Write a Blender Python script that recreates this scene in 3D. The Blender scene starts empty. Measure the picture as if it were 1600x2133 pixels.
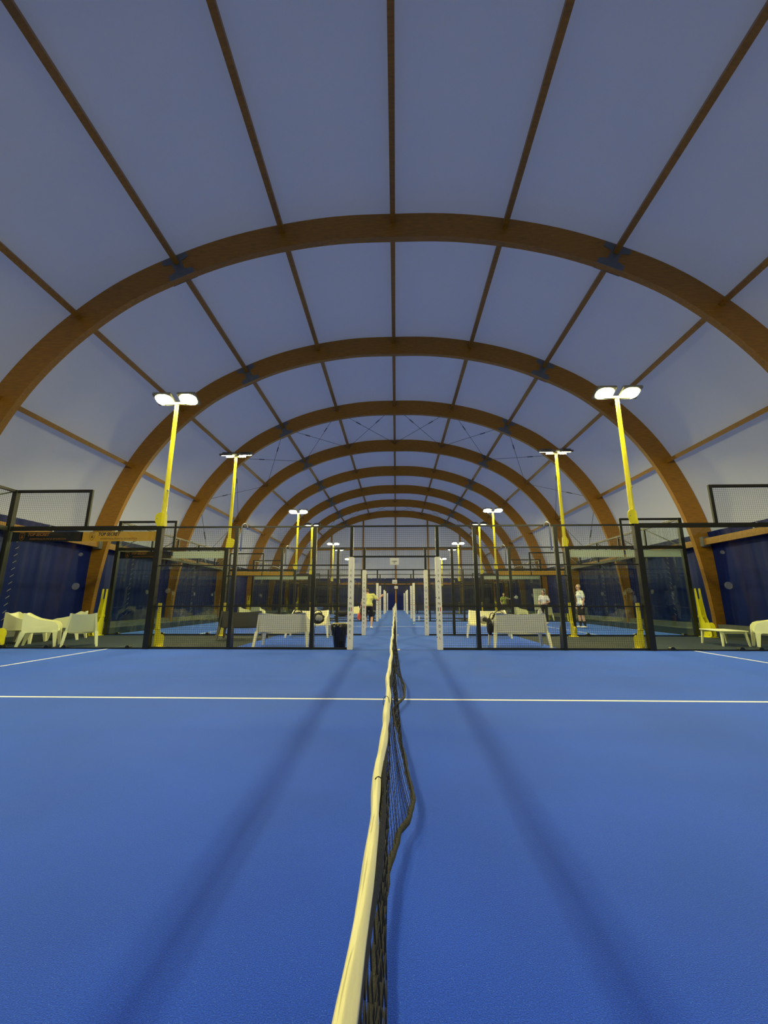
import bpy, bmesh, math, random
from mathutils import Vector, Matrix
R = math.radians
random.seed(7)
sc = bpy.context.scene
COL = sc.collection

# ------------------------------------------------------------------ camera, world, exposure
cam_d = bpy.data.cameras.new('camera')
cam_d.sensor_fit = 'HORIZONTAL'
cam_d.sensor_width = 36.0
cam_d.lens = 36.0 * 842.57 / 1600.0
cam_d.clip_start = 0.02
cam_d.clip_end = 300
cam = bpy.data.objects.new('camera', cam_d)
COL.objects.link(cam)
cam.location = (0.0365, -0.0796, 1.1103)
cam.rotation_euler = (R(90) + 0.2185, 0, 0.0293)
sc.camera = cam

world = bpy.data.worlds.new('dusk')
sc.world = world
world.use_nodes = True
bg = world.node_tree.nodes['Background']
bg.inputs['Color'].default_value = (0.50, 0.57, 0.74, 1)
bg.inputs['Strength'].default_value = 0.46

sc.view_settings.view_transform = 'Standard'
sc.view_settings.look = 'None'
sc.view_settings.gamma = 1.0
sc.view_settings.use_curve_mapping = False
sc.view_settings.exposure = 0.0
LAMP_STRENGTH = 760.0
LAMP_COLOR = (1.0, 0.89, 0.40, 1)

# ------------------------------------------------------------------ materials
def mat(name, color, rough=0.6, metal=0.0, noise=0.0, scale=20.0, bump=0.0, spec=0.5, sheen=0.0, coord='Object', stretch=None, color2=None):
    m = bpy.data.materials.new(name)
    m.use_nodes = True
    nt = m.node_tree
    b = nt.nodes['Principled BSDF']
    b.inputs['Roughness'].default_value = rough
    b.inputs['Metallic'].default_value = metal
    b.inputs['Specular IOR Level'].default_value = spec
    b.inputs['Sheen Weight'].default_value = sheen
    b.inputs['Base Color'].default_value = (*color, 1)
    if noise or bump:
        tc = nt.nodes.new('ShaderNodeTexCoord')
        mp = nt.nodes.new('ShaderNodeMapping')
        if stretch: mp.inputs['Scale'].default_value = stretch
        nz = nt.nodes.new('ShaderNodeTexNoise')
        nz.inputs['Scale'].default_value = scale
        nz.inputs['Detail'].default_value = 6
        nt.links.new(tc.outputs[coord], mp.inputs[0])
        nt.links.new(mp.outputs[0], nz.inputs['Vector'])
        if noise:
            mx = nt.nodes.new('ShaderNodeMix'); mx.data_type = 'RGBA'
            c2 = color2 or tuple(max(0, c * (1 - noise)) for c in color)
            mx.inputs[6].default_value = (*color, 1)
            mx.inputs[7].default_value = (*c2, 1)
            rmp = nt.nodes.new('ShaderNodeMapRange')
            rmp.inputs[1].default_value = 0.3; rmp.inputs[2].default_value = 0.7
            nt.links.new(nz.outputs['Fac'], rmp.inputs[0])
            nt.links.new(rmp.outputs[0], mx.inputs[0])
            nt.links.new(mx.outputs[2], b.inputs['Base Color'])
        if bump:
            bp = nt.nodes.new('ShaderNodeBump')
            bp.inputs['Strength'].default_value = bump
            bp.inputs['Distance'].default_value = 0.01
            nt.links.new(nz.outputs['Fac'], bp.inputs['Height'])
            nt.links.new(bp.outputs[0], b.inputs['Normal'])
    return m

def turf(name, c1, c2, speck, sheen=1.0):
    """short sanded artificial grass: fibre noise, slow wear patches and pale sand grains"""
    m = bpy.data.materials.new(name); m.use_nodes = True
    nt = m.node_tree; L = nt.links.new
    b = nt.nodes['Principled BSDF']
    b.inputs['Roughness'].default_value = 0.8
    b.inputs['Specular IOR Level'].default_value = 0.25
    b.inputs['Specular Tint'].default_value = (.35, .65, 1, 1)
    b.inputs['Sheen Weight'].default_value = sheen
    b.inputs['Sheen Roughness'].default_value = 0.36
    b.inputs['Sheen Tint'].default_value = (0.26, 0.48, 1, 1)
    tc = nt.nodes.new('ShaderNodeTexCoord')
    n1 = nt.nodes.new('ShaderNodeTexNoise'); n1.inputs['Scale'].default_value = 230; n1.inputs['Detail'].default_value = 4
    n2 = nt.nodes.new('ShaderNodeTexNoise'); n2.inputs['Scale'].default_value = 0.9; n2.inputs['Detail'].default_value = 3
    v = nt.nodes.new('ShaderNodeTexVoronoi'); v.inputs['Scale'].default_value = 120
    for n in (n1, n2, v): L(tc.outputs['Object'], n.inputs['Vector'])
    mx = nt.nodes.new('ShaderNodeMix'); mx.data_type = 'RGBA'
    mx.inputs[6].default_value = (*c1, 1); mx.inputs[7].default_value = (*c2, 1)
    ct = nt.nodes.new('ShaderNodeMapRange'); ct.inputs[1].default_value = .35; ct.inputs[2].default_value = .65
    L(n1.outputs['Fac'], ct.inputs[0]); L(ct.outputs[0], mx.inputs[0])
    mr = nt.nodes.new('ShaderNodeMapRange'); mr.inputs[1].default_value = .3; mr.inputs[2].default_value = .7
    mr.inputs[3].default_value = .88; mr.inputs[4].default_value = 1.12
    L(n2.outputs['Fac'], mr.inputs[0])
    vm = nt.nodes.new('ShaderNodeVectorMath'); vm.operation = 'SCALE'
    L(mx.outputs[2], vm.inputs[0]); L(mr.outputs[0], vm.inputs['Scale'])
    lt = nt.nodes.new('ShaderNodeMath'); lt.operation = 'LESS_THAN'; lt.inputs[1].default_value = 0.14
    L(v.outputs['Distance'], lt.inputs[0])
    n3 = nt.nodes.new('ShaderNodeMath'); n3.operation = 'GREATER_THAN'; n3.inputs[1].default_value = .66
    sx = nt.nodes.new('ShaderNodeSeparateColor'); L(v.outputs['Color'], sx.inputs[0]); L(sx.outputs[0], n3.inputs[0])
    ml = nt.nodes.new('ShaderNodeMath'); ml.operation = 'MULTIPLY'; L(lt.outputs[0], ml.inputs[0]); L(n3.outputs[0], ml.inputs[1])
    m2 = nt.nodes.new('ShaderNodeMix'); m2.data_type = 'RGBA'
    m2.inputs[7].default_value = (*speck, 1)
    L(ml.outputs[0], m2.inputs[0]); L(vm.outputs[0], m2.inputs[6])
    L(m2.outputs[2], b.inputs['Base Color'])
    bp = nt.nodes.new('ShaderNodeBump'); bp.inputs['Strength'].default_value = .5; bp.inputs['Distance'].default_value = .006
    L(n1.outputs['Fac'], bp.inputs['Height']); L(bp.outputs[0], b.inputs['Normal'])
    return m

def membrane_mat():
    m = bpy.data.materials.new('roof_membrane'); m.use_nodes = True
    nt = m.node_tree; L = nt.links.new
    nt.nodes.remove(nt.nodes['Principled BSDF'])
    out = nt.nodes['Material Output']
    d = nt.nodes.new('ShaderNodeBsdfDiffuse'); d.inputs['Color'].default_value = (.80, .82, .82, 1)
    t = nt.nodes.new('ShaderNodeBsdfTranslucent'); t.inputs['Color'].default_value = (.66, .70, .78, 1)
    mx = nt.nodes.new('ShaderNodeMixShader'); mx.inputs[0].default_value = .38
    tc = nt.nodes.new('ShaderNodeTexCoord'); nz = nt.nodes.new('ShaderNodeTexNoise'); nz.inputs['Scale'].default_value = .5
    bp = nt.nodes.new('ShaderNodeBump'); bp.inputs['Strength'].default_value = .15; bp.inputs['Distance'].default_value = .1
    L(tc.outputs['Object'], nz.inputs['Vector']); L(nz.outputs['Fac'], bp.inputs['Height']); L(bp.outputs[0], d.inputs['Normal'])
    L(d.outputs[0], mx.inputs[1]); L(t.outputs[0], mx.inputs[2]); L(mx.outputs[0], out.inputs['Surface'])
    return m

def glass_mat():
    m = bpy.data.materials.new('court_glass'); m.use_nodes = True
    nt = m.node_tree; L = nt.links.new
    nt.nodes.remove(nt.nodes['Principled BSDF'])
    out = nt.nodes['Material Output']
    t = nt.nodes.new('ShaderNodeBsdfTransparent'); t.inputs['Color'].default_value = (.90, .94, .92, 1)
    g = nt.nodes.new('ShaderNodeBsdfGlossy'); g.inputs['Roughness'].default_value = 0.01
    ge = nt.nodes.new('ShaderNodeNewGeometry')
    dt = nt.nodes.new('ShaderNodeVectorMath'); dt.operation = 'DOT_PRODUCT'; L(ge.outputs['Normal'], dt.inputs[0]); L(ge.outputs['Incoming'], dt.inputs[1])
    def mth(op, a, b=None):
        n = nt.nodes.new('ShaderNodeMath'); n.operation = op
        for i, x in enumerate((a, b)):
            if x is None: continue
            if isinstance(x, (int, float)): n.inputs[i].default_value = x
            else: L(x, n.inputs[i])
        return n.outputs[0]
    sch = mth('ADD', mth('MULTIPLY', mth('POWER', mth('SUBTRACT', 1.0, mth('ABSOLUTE', dt.outputs['Value'])), 5.0), .96), .03)
    mx = nt.nodes.new('ShaderNodeMixShader')
    L(sch, mx.inputs[0]); L(t.outputs[0], mx.inputs[1]); L(g.outputs[0], mx.inputs[2]); L(mx.outputs[0], out.inputs['Surface'])
    return m

def emit_mat(name, color, s):
    m = bpy.data.materials.new(name); m.use_nodes = True
    nt = m.node_tree; nt.nodes.remove(nt.nodes['Principled BSDF'])
    e = nt.nodes.new('ShaderNodeEmission'); e.inputs[0].default_value = color; e.inputs[1].default_value = s
    nt.links.new(e.outputs[0], nt.nodes['Material Output'].inputs['Surface'])
    return m

M = dict(
    turf=turf('blue_turf', (.022, .088, .80), (.011, .048, .48), (.10, .24, .72)),
    dark_turf=turf('grey_green_turf', (.040, .040, .026), (.022, .022, .014), (.10, .10, .08), .08),
    line=mat('line_white', (.85, .86, .84), .8, noise=.15, scale=90),
    wood=mat('glulam', (.40, .180, .004), .5, noise=.35, scale=3.0, bump=.1, stretch=(1, 6, 6)),
    membrane=membrane_mat(),
    glass=glass_mat(),
    steel=mat('black_steel', (.016, .018, .013), .38, .2, noise=.3, scale=8),
    wire=mat('black_wire', (.020, .022, .018), .45),
    galv=mat('galvanised_steel', (.42, .44, .45), .45, .7, noise=.25, scale=14),
    plate=mat('grey_steel_plate', (.16, .18, .19), .5, .3, noise=.2, scale=6),
    cable=mat('steel_cable', (.10, .11, .13), .5, .4, noise=.2, scale=9),
    yellow=mat('yellow_paint', (.78, .70, .015), .38, noise=.12, scale=7),
    pad=mat('white_vinyl', (.90, .88, .70), .5, noise=.08, scale=5, bump=.05),
    resin=mat('white_resin', (.90, .88, .60), .42, noise=.05, scale=6),
    greyresin=mat('grey_resin', (.075, .075, .07), .5, noise=.1, scale=6),
    curtain=mat('blue_pvc', (.003, .014, .15), .5, spec=.22, noise=.35, scale=1.6, bump=.35, stretch=(1, 3, .5)),
    kerb=mat('concrete_kerb', (.20, .20, .18), .8, noise=.3, scale=5, bump=.2),
    orange=mat('orange_banner', (.85, .42, .035), .55, noise=.08, scale=3),
    darkbanner=mat('navy_banner', (.010, .013, .022), .5, noise=.3, scale=3),
    whitebanner=mat('white_banner', (.80, .80, .74), .55, noise=.06, scale=3),
    ink=mat('black_ink', (.012, .011, .010), .6, noise=.1, scale=30),
    brownink=mat('brown_ink', (.28, .11, .02), .6, noise=.1, scale=30),
    orangeink=mat('orange_ink', (.42, .15, .03), .6, noise=.1, scale=30),
    red=mat('red_ink', (.55, .05, .03), .6, noise=.1, scale=30),
    green=mat('green_ink', (.02, .22, .06), .6, noise=.1, scale=30),
    blackplastic=mat('black_plastic_film', (.008, .008, .008), .28, noise=.3, scale=16, bump=.6),
    blackfab=mat('black_fabric', (.012, .012, .013), .8, noise=.3, scale=40, bump=.2),
    greyfab=mat('grey_fabric', (.30, .30, .28), .8, noise=.2, scale=30, bump=.2),
    bluefab=mat('blue_fabric', (.05, .10, .32), .8, noise=.2, scale=30, bump=.2),
    tape=mat('net_tape', (.88, .85, .52), .55, noise=.10, scale=60, bump=.5, stretch=(1, .12, .3)),
    net=mat('net_cord', (.006, .006, .005), .7, noise=.3, scale=60),
    rope=mat('net_rope', (.016, .017, .014), .8, noise=.4, scale=120, bump=.6),
    skin=mat('skin', (.62, .36, .24), .55, noise=.08, scale=12),
    hairdark=mat('dark_hair', (.025, .016, .010), .5, noise=.4, scale=60),
    hairbrown=mat('brown_hair', (.16, .09, .04), .5, noise=.4, scale=60),
    hairgrey=mat('grey_hair', (.36, .32, .26), .6, noise=.3, scale=60),
    whitefab=mat('white_cotton', (.80, .80, .76), .8, noise=.08, scale=18, bump=.15),
    yellowfab=mat('pale_yellow_cotton', (.74, .74, .22), .8, noise=.1, scale=18, bump=.15),
    limefab=mat('yellow_green_cotton', (.42, .44, .06), .8, noise=.6, scale=14, bump=.15),
    coral=mat('coral_racket', (.75, .15, .08), .4, noise=.1, scale=20),
    board=mat('pale_board', (.62, .64, .55), .55, noise=.06, scale=3),
    ball=mat('felt_ball', (.62, .75, .25), .9, noise=.2, scale=90, bump=.4),
    lens=emit_mat('floodlight_lens', LAMP_COLOR, LAMP_STRENGTH),
    housing=mat('lamp_housing', (.20, .20, .17), .45, .4, noise=.2, scale=9),
    exitgreen=emit_mat('exit_sign_green', (.03, .5, .12, 1), .5),
)

# ------------------------------------------------------------------ mesh helpers
class MB:
    def __init__(s): s.v, s.f = [], []
    def add(s, vs, fs):
        o = len(s.v); s.v += [tuple(v) for v in vs]; s.f += [tuple(i + o for i in f) for f in fs]; return s
    def box(s, x0, x1, y0, y1, z0, z1):
        return s.add([(x0,y0,z0),(x1,y0,z0),(x1,y1,z0),(x0,y1,z0),(x0,y0,z1),(x1,y0,z1),(x1,y1,z1),(x0,y1,z1)],
                     [(0,3,2,1),(4,5,6,7),(0,1,5,4),(1,2,6,5),(2,3,7,6),(3,0,4,7)])
    def bbox(s, x0, x1, y0, y1, z0, z1, b=.01):
        """box with chamfered edges"""
        bm = bmesh.new(); bmesh.ops.create_cube(bm, size=1)
        for v in bm.verts:
            v.co = ((x0+x1)/2 + v.co.x*(x1-x0), (y0+y1)/2 + v.co.y*(y1-y0), (z0+z1)/2 + v.co.z*(z1-z0))
        bmesh.ops.bevel(bm, geom=bm.edges[:], offset=b, segments=2, affect='EDGES', profile=.7)
        bm.verts.index_update()
        s.add([v.co[:] for v in bm.verts], [[v.index for v in f.verts] for f in bm.faces]); bm.free(); return s
    def bar(s, p, q, w, h=None, up=(0,0,1), w2=None, h2=None):
        """rectangular bar from p to q, w across, h along 'up'"""
        p, q = Vector(p), Vector(q); h = h or w; w2 = w2 or w; h2 = h2 or h
        d = (q-p).normalized(); u = Vector(up)
        if abs(d.dot(u)) > .95: u = Vector((0,1,0))
        a = d.cross(u).normalized(); c = a.cross(d).normalized()
        vs = []
        for o, ww, hh in ((p,w,h),(q,w2,h2)):
            vs += [o-a*ww/2-c*hh/2, o+a*ww/2-c*hh/2, o+a*ww/2+c*hh/2, o-a*ww/2+c*hh/2]
        return s.add(vs, [(3,2,1,0),(4,5,6,7),(0,1,5,4),(1,2,6,5),(2,3,7,6),(3,0,4,7)])
    def tube(s, pts, r, n=8, cap=True):
        pts = [Vector(p) for p in pts]; rs = r if isinstance(r, (list, tuple)) else [r]*len(pts)
        vs, fs = [], []; prev = None
        for i, p in enumerate(pts):
            d = (pts[min(i+1,len(pts)-1)] - pts[max(i-1,0)]).normalized()
            if prev is None:
                u = Vector((0,0,1)) if abs(d.z) < .9 else Vector((1,0,0)); a = d.cross(u).normalized()
            else:
                a = (prev - d*prev.dot(d)).normalized()
            prev = a; c = d.cross(a)
            for k in range(n):
                t = 2*math.pi*k/n; vs.append(p + (a*math.cos(t)+c*math.sin(t))*rs[i])
        for i in range(len(pts)-1):
            for k in range(n):
                k2 = (k+1) % n; fs.append((i*n+k, i*n+k2, (i+1)*n+k2, (i+1)*n+k))
        if cap: fs += [tuple(range(n-1,-1,-1)), tuple(range((len(pts)-1)*n, len(pts)*n))]
        return s.add(vs, fs)
    def ell(s, c, r, nu=14, nv=9):
        vs = [(c[0],c[1],c[2]-r[2])]; fs = []
        for j in range(1, nv):
            t = math.pi*j/nv
            for i in range(nu):
                p = 2*math.pi*i/nu
                vs.append((c[0]+r[0]*math.sin(t)*math.cos(p), c[1]+r[1]*math.sin(t)*math.sin(p), c[2]-r[2]*math.cos(t)))
        vs.append((c[0],c[1],c[2]+r[2])); T = len(vs)-1
        for i in range(nu):
            i2 = (i+1) % nu; fs.append((0, 1+i2, 1+i)); fs.append((T, 1+(nv-2)*nu+i, 1+(nv-2)*nu+i2))
        for j in range(nv-2):
            for i in range(nu):
                i2 = (i+1) % nu; a = 1+j*nu; fs.append((a+i, a+i2, a+nu+i2, a+nu+i))
        return s.add(vs, fs)
    def cap(s, p, q, r1, r2, n=12):
        """tapered capsule"""
        p, q = Vector(p), Vector(q); d = (q-p); L = d.length; d = d/L if L else Vector((0,0,1))
        pts, rs = [], []
        for a in (-80,-55,-25): pts.append(p + d*r1*math.sin(R(a))); rs.append(r1*math.cos(R(a)))
        for t in (0,.33,.66,1): pts.append(p+d*L*t); rs.append(r1+(r2-r1)*t)
        for a in (25,55,80): pts.append(q + d*r2*math.sin(R(a))); rs.append(r2*math.cos(R(a)))
        return s.tube(pts, rs, n)
    def prism(s, poly, y0, y1, plane='XZ'):
        """closed polygon (a,b) extruded; plane XZ extrudes along Y, YZ along X, XY along Z"""
        n = len(poly)
        def P(a, b, t): return {'XZ': (a,t,b), 'YZ': (t,a,b), 'XY': (a,b,t)}[plane]
        vs = [P(a,b,y0) for a,b in poly] + [P(a,b,y1) for a,b in poly]
        fs = [tuple(range(n)), tuple(range(2*n-1,n-1,-1))] + [(i+n, (i+1)%n+n, (i+1)%n, i) for i in range(n)]
        return s.add(vs, fs)
    def disc(s, c, r, th, axis='Y', n=20, r2=None):
        pts = {'Y': ((0,1,0)), 'X': ((1,0,0)), 'Z': ((0,0,1))}[axis]; d = Vector(pts)*th/2; c = Vector(c)
        return s.tube([c-d, c+d], [r, r2 or r], n)
    def xf(s, mtx):
        s.v = [tuple(mtx @ Vector(v)) for v in s.v]; return s
    def mesh(s, name, m=None, smooth=False):
        me = bpy.data.meshes.new(name); me.from_pydata(s.v, [], s.f)
        bm = bmesh.new(); bm.from_mesh(me); bmesh.ops.recalc_face_normals(bm, faces=bm.faces[:]); bm.to_mesh(me); bm.free()
        if m: me.materials.append(m)
        if smooth:
            me.polygons.foreach_set('use_smooth', [True]*len(me.polygons))
            if smooth != 'full': me.set_sharp_from_angle(angle=R(40))
        me.update(); return me
    def build(s, name, m, parent=None, smooth=False, loc=None, rot=None):
        return ob(name, s.mesh(name, m, smooth), parent, loc, rot)

def ob(name, me, parent=None, loc=None, rot=None):
    o = bpy.data.objects.new(name, me); COL.objects.link(o)
    if parent is not None: o.parent = parent
    if loc is not None: o.location = loc
    if rot is not None: o.rotation_euler = rot
    return o

def tag(o, label=None, cat=None, group=None, kind=None):
    if label: o['label'] = label
    if cat: o['category'] = cat
    if group: o['group'] = group
    if kind: o['kind'] = kind
    return o

def empty(name, loc=(0,0,0), rz=0, label=None, cat=None, group=None, kind=None):
    o = bpy.data.objects.new(name, None); o.empty_display_size = .2; COL.objects.link(o)
    o.location = loc; o.rotation_euler = (0,0,rz)
    return tag(o, label, cat, group, kind)

def kids(o): return [c for c in KID.get(o.name, [])]
KID = {}
def index_children():
    KID.clear()
    for o in COL.objects:
        if o.parent: KID.setdefault(o.parent.name, []).append(o)
def copy_tree(src, parent=None):
    c = src.copy(); COL.objects.link(c)
    if parent is not None: c.parent = parent
    for ch in list(KID.get(src.name, [])): copy_tree(ch, c)
    return c
def clone(src, loc, rz=None, label=None, group=None):
    index_children()
    c = copy_tree(src); c.location = loc
    if rz is not None: c.rotation_euler = (0,0,rz)
    if label: c['label'] = label
    if group: c['group'] = group
    return c

def text_mesh(s, size, m, shear=0.0, depth=.002, bold=0.0, align='CENTER', sx=1.0):
    cu = bpy.data.curves.new('text', 'FONT'); cu.body = s; cu.size = size; cu.shear = shear; cu.extrude = depth
    cu.offset = bold; cu.align_x = align; cu.align_y = 'CENTER'; cu.resolution_u = 3
    o = bpy.data.objects.new('text', cu); COL.objects.link(o)
    dg = bpy.context.evaluated_depsgraph_get(); dg.update()
    me = bpy.data.meshes.new_from_object(o.evaluated_get(dg)); bpy.data.objects.remove(o); bpy.data.curves.remove(cu)
    me.transform(Matrix.Diagonal((sx,1,1,1))); me.transform(Matrix.Rotation(R(90), 4, 'X'))
    me.materials.clear(); me.materials.append(m); return me

def remeshed(mb, voxel, name, m, smooth_it=2):
    me = mb.mesh(name, m)
    o = bpy.data.objects.new('tmp', me); COL.objects.link(o)
    md = o.modifiers.new('r', 'REMESH'); md.mode = 'VOXEL'; md.voxel_size = voxel; md.use_smooth_shade = True
    if smooth_it:
        s_ = o.modifiers.new('s', 'SMOOTH'); s_.iterations = smooth_it; s_.factor = .5
    dg = bpy.context.evaluated_depsgraph_get(); dg.update()
    r = bpy.data.meshes.new_from_object(o.evaluated_get(dg)); bpy.data.objects.remove(o)
    r.materials.clear(); r.materials.append(m); r.name = name
    r.polygons.foreach_set('use_smooth', [True]*len(r.polygons))
    return r

# ------------------------------------------------------------------ layout numbers (metres)
PITCH = 14.2065
COURT_Y = [PITCH*k for k in range(4)]
ARCH_S, ARCH_A = 6.35, 10.81
ARCH_Y = [ARCH_A + ARCH_S*i for i in range(-2, 8)]          # front faces; the last is the far gable
ARCH_W = .20
Y_BACK = ARCH_Y[-1]; Y_FRONT = ARCH_Y[0]
EXT = [(0,13.6),(1.88,13.55),(3.72,13.28),(5.5,12.82),(7.15,12.15),(8.8,11.24),(10.2,10.07),(11.35,8.75),(12.2,7.38),(12.85,5.85),(13.32,4.2),(13.58,2.5),(13.70,1.0),(13.72,0)]
def cat(P, n=8):
    P = [Vector((-P[1][0], P[1][1]))] + [Vector(p) for p in P] + [Vector(P[-1])*2-Vector(P[-2])]
    out = []
    for i in range(1, len(P)-2):
        for k in range(n):
            t = k/n; a,b,c,d = P[i-1],P[i],P[i+1],P[i+2]
            out.append(.5*((2*b)+(c-a)*t+(2*a-5*b+4*c-d)*t*t+(3*b-a-3*c+d)*t**3))
    return out + [P[-2]]
HALF = cat(EXT, 6)
ARC = [0.0]
for a, b in zip(HALF, HALF[1:]): ARC.append(ARC[-1] + (b-a).length)
def on_arc(s, inset=0.0):
    """point on the arch line at arc length s from the crown (negative = left), moved inward by inset; and the inward normal"""
    sg = -1 if s < 0 else 1; s = abs(s)
    i = max(j for j in range(len(ARC)) if ARC[j] <= s + 1e-9); i = min(i, len(ARC)-2)
    t = (s-ARC[i])/(ARC[i+1]-ARC[i]); p = HALF[i].lerp(HALF[i+1], t); d = (HALF[i+1]-HALF[i]).normalized()
    nrm = Vector((-abs(d.y), -d.x)); nrm.normalize()
    q = p + nrm*inset
    return Vector((sg*q.x, q.y)), Vector((sg*nrm.x, nrm.y)), Vector((sg*d.x, d.y))
PURLIN_S = [0, 3.72, 7.38, 11.0, 14.55]
S_WALL = ARC[-1] - 4.0                                        # membrane reaches down to about 4 m

# ------------------------------------------------------------------ floor
flo = MB().box(-14.5, 14.5, Y_FRONT-1, Y_BACK+1, -.3, -.012).build('floor', M['dark_turf'])
tag(flo, 'dark grey green turf floor of the hall around the courts', kind='structure')
for k, y0 in enumerate(COURT_Y):
    MB().box(-9.97, 9.97, y0+.0, y0+10.0, -.011, 0).build('court_turf', M['turf'], flo)
    ln = .05
    for x in (-6.95, 6.95):
        MB().box(x-ln/2, x+ln/2, y0+.02, y0+9.98, 0, .0012).build('court_line', M['line'], flo)
    MB().box(-6.95+ln/2, 6.95-ln/2, y0+5-ln/2, y0+5+ln/2, 0, .0012).build('court_line', M['line'], flo)
for a, b in ((Y_FRONT, 0), (10, PITCH), (PITCH+10, 2*PITCH), (2*PITCH+10, 3*PITCH), (3*PITCH+10, Y_BACK-.1)):
    MB().box(-4.0, 4.0, a+.001, b-.001, -.0115, -.0005).build('walkway_turf', M['turf'], flo)

# ------------------------------------------------------------------ roof membrane, purlins, bracing
ceil = tag(empty('ceiling'), 'pale translucent fabric roof stretched between timber arches', kind='structure')
cuts = [-S_WALL] + [-s for s in PURLIN_S[:0:-1]] + PURLIN_S + [S_WALL]
for bi in range(len(ARCH_Y)-1):
    ya, yb = ARCH_Y[bi]+ARCH_W/2, ARCH_Y[bi+1]+ARCH_W/2
    for s0, s1 in zip(cuts, cuts[1:]):
        mb = MB(); nu, nv = 10, 10; vs = []
        for j in range(nv+1):
            for i in range(nu+1):
                s = s0+(s1-s0)*i/nu; t = j/nv
                bulge = .30*math.sin(math.pi*i/nu)**.7*math.sin(math.pi*t)**.7
                p, n_, _ = on_arc(s, -.015-bulge)
                vs.append((p.x, ya+(yb-ya)*t, p.y))
        fs = [(j*(nu+1)+i, j*(nu+1)+i+1, (j+1)*(nu+1)+i+1, (j+1)*(nu+1)+i) for j in range(nv) for i in range(nu)]
        mb.add(vs, fs).build('membrane_panel', M['membrane'], ceil, smooth='full')
    for s in sorted(set([-x for x in PURLIN_S] + PURLIN_S)):
        p, n_, d_ = on_arc(s, .20)
        MB().bar((p.x, ARCH_Y[bi]+ARCH_W-.0, p.y), (p.x, ARCH_Y[bi+1], p.y), .16, .34, up=(n_.x, 0, n_.y)).build('purlin', M['wood'], ceil)
# cross bracing in the third bay seen, and in the last bay
for ya, yb in ((ARCH_Y[4]+ARCH_W, ARCH_Y[5]), (ARCH_Y[8]+ARCH_W, ARCH_Y[9])):
    cs = [-S_WALL-2.5] + cuts[1:-1] + [S_WALL+2.5]
    for s0, s1 in zip(cs, cs[1:]):
        p0, n0, _ = on_arc(s0, .30); p1, n1, _ = on_arc(s1, .30)
        for (a, b) in (((p0.x,ya,p0.y),(p1.x,yb,p1.y)), ((p1.x,ya,p1.y),(p0.x,yb,p0.y))):
            a, b = Vector(a), Vector(b); co = MB().tube([a, b], .014, 6).build('brace_cable', M['cable'], ceil)
            MB().tube([a.lerp(b,.28), a.lerp(b,.29), a.lerp(b,.35), a.lerp(b,.36)], [.015,.035,.035,.015], 6).build('turnbuckle', M['cable'], co)

# ------------------------------------------------------------------ timber arches
NS = 60
def arch_mesh():
    ss = [ARC[-1]*(i/NS) for i in range(-NS, NS+1)]
    vs = []
    for s in ss:
        th = .92 - .12*abs(s)/ARC[-1]
        for y in (0, ARCH_W):
            for ins in (0, th):
                p, _, _ = on_arc(s, ins)
                z = max(p.y, 0) if abs(s) > ARC[-1]-.01 else p.y
                vs.append((p.x, y, z-.011 if z == 0 else z))
    fs = []
    for i in range(len(ss)-1):
        a, b = 4*i, 4*(i+1)
        fs += [(a, b, b+1, a+1), (a+2, a+3, b+3, b+2), (a, a+2, b+2, b), (a+1, b+1, b+3, a+3)]
    fs += [(0,1,3,2), (4*(len(ss)-1), 4*(len(ss)-1)+2, 4*(len(ss)-1)+3, 4*(len(ss)-1)+1)]
    return MB().add(vs, fs).mesh('timber', M['wood'])
arch_me = arch_mesh()
def conn_plate(s, y):
    """H-shaped steel splice plate on an arch face"""
    c, n_, d_ = on_arc(s, .46)
    sgn = 1 if s > 0 else -1
    poly = [(-.42,.43),(.42,.43),(.42,.24),(.16,.16),(.16,-.16),(.42,-.24),(.42,-.43),(-.42,-.43),(-.42,-.24),(-.16,-.16),(-.16,.16),(-.42,.24)]
    return [(c.x + d_.x*a + n_.x*b, c.y + d_.y*a + n_.y*b) for a, b in poly]
ordn = ['first', 'second', 'third', 'fourth', 'fifth', 'sixth', 'seventh', 'eighth']
for i, y in enumerate(ARCH_Y):
    e = empty('timber_arch', (0, y, 0))
    if i < 2: lab = ['timber arch just behind the camera position over the near court entrance', 'timber arch crossing directly above the near court, out of the frame'][i]
    elif i == len(ARCH_Y)-1: lab = 'smallest looking timber arch, closing the far gable end wall'
    else: lab = 'curved brown glulam roof arch, %s from the camera in view' % ordn[i-2]
    if i == 2: lab = 'largest curved brown glulam roof arch, nearest the camera in view'
    tag(e, lab, 'arch', 'glulam roof arches spanning the hall')
    ob('timber', arch_me, e)
    for s in (-7.38, 7.38):
        poly = conn_plate(s, 0)
        MB().prism(poly, -.012, 0).build('splice_plate', M['plate'], e)
        MB().prism(poly, ARCH_W, ARCH_W+.012).build('splice_plate', M['plate'], e)
    if i >= 4:
        mb = MB()
        for s in PURLIN_S[:2] + [-3.72, 11.0, -11.0]:
            for q in (-.16, .16):
                c, n_, d_ = on_arc(s, .30)
                for r_ in (-.07, .07):
                    mb.disc((c.x+d_.x*q+n_.x*r_, -.012, c.y+d_.y*q+n_.y*r_), .028, .024, 'Y', 8)
        tag(mb.build('bolts', M['galv'], e), kind='stuff')

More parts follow.
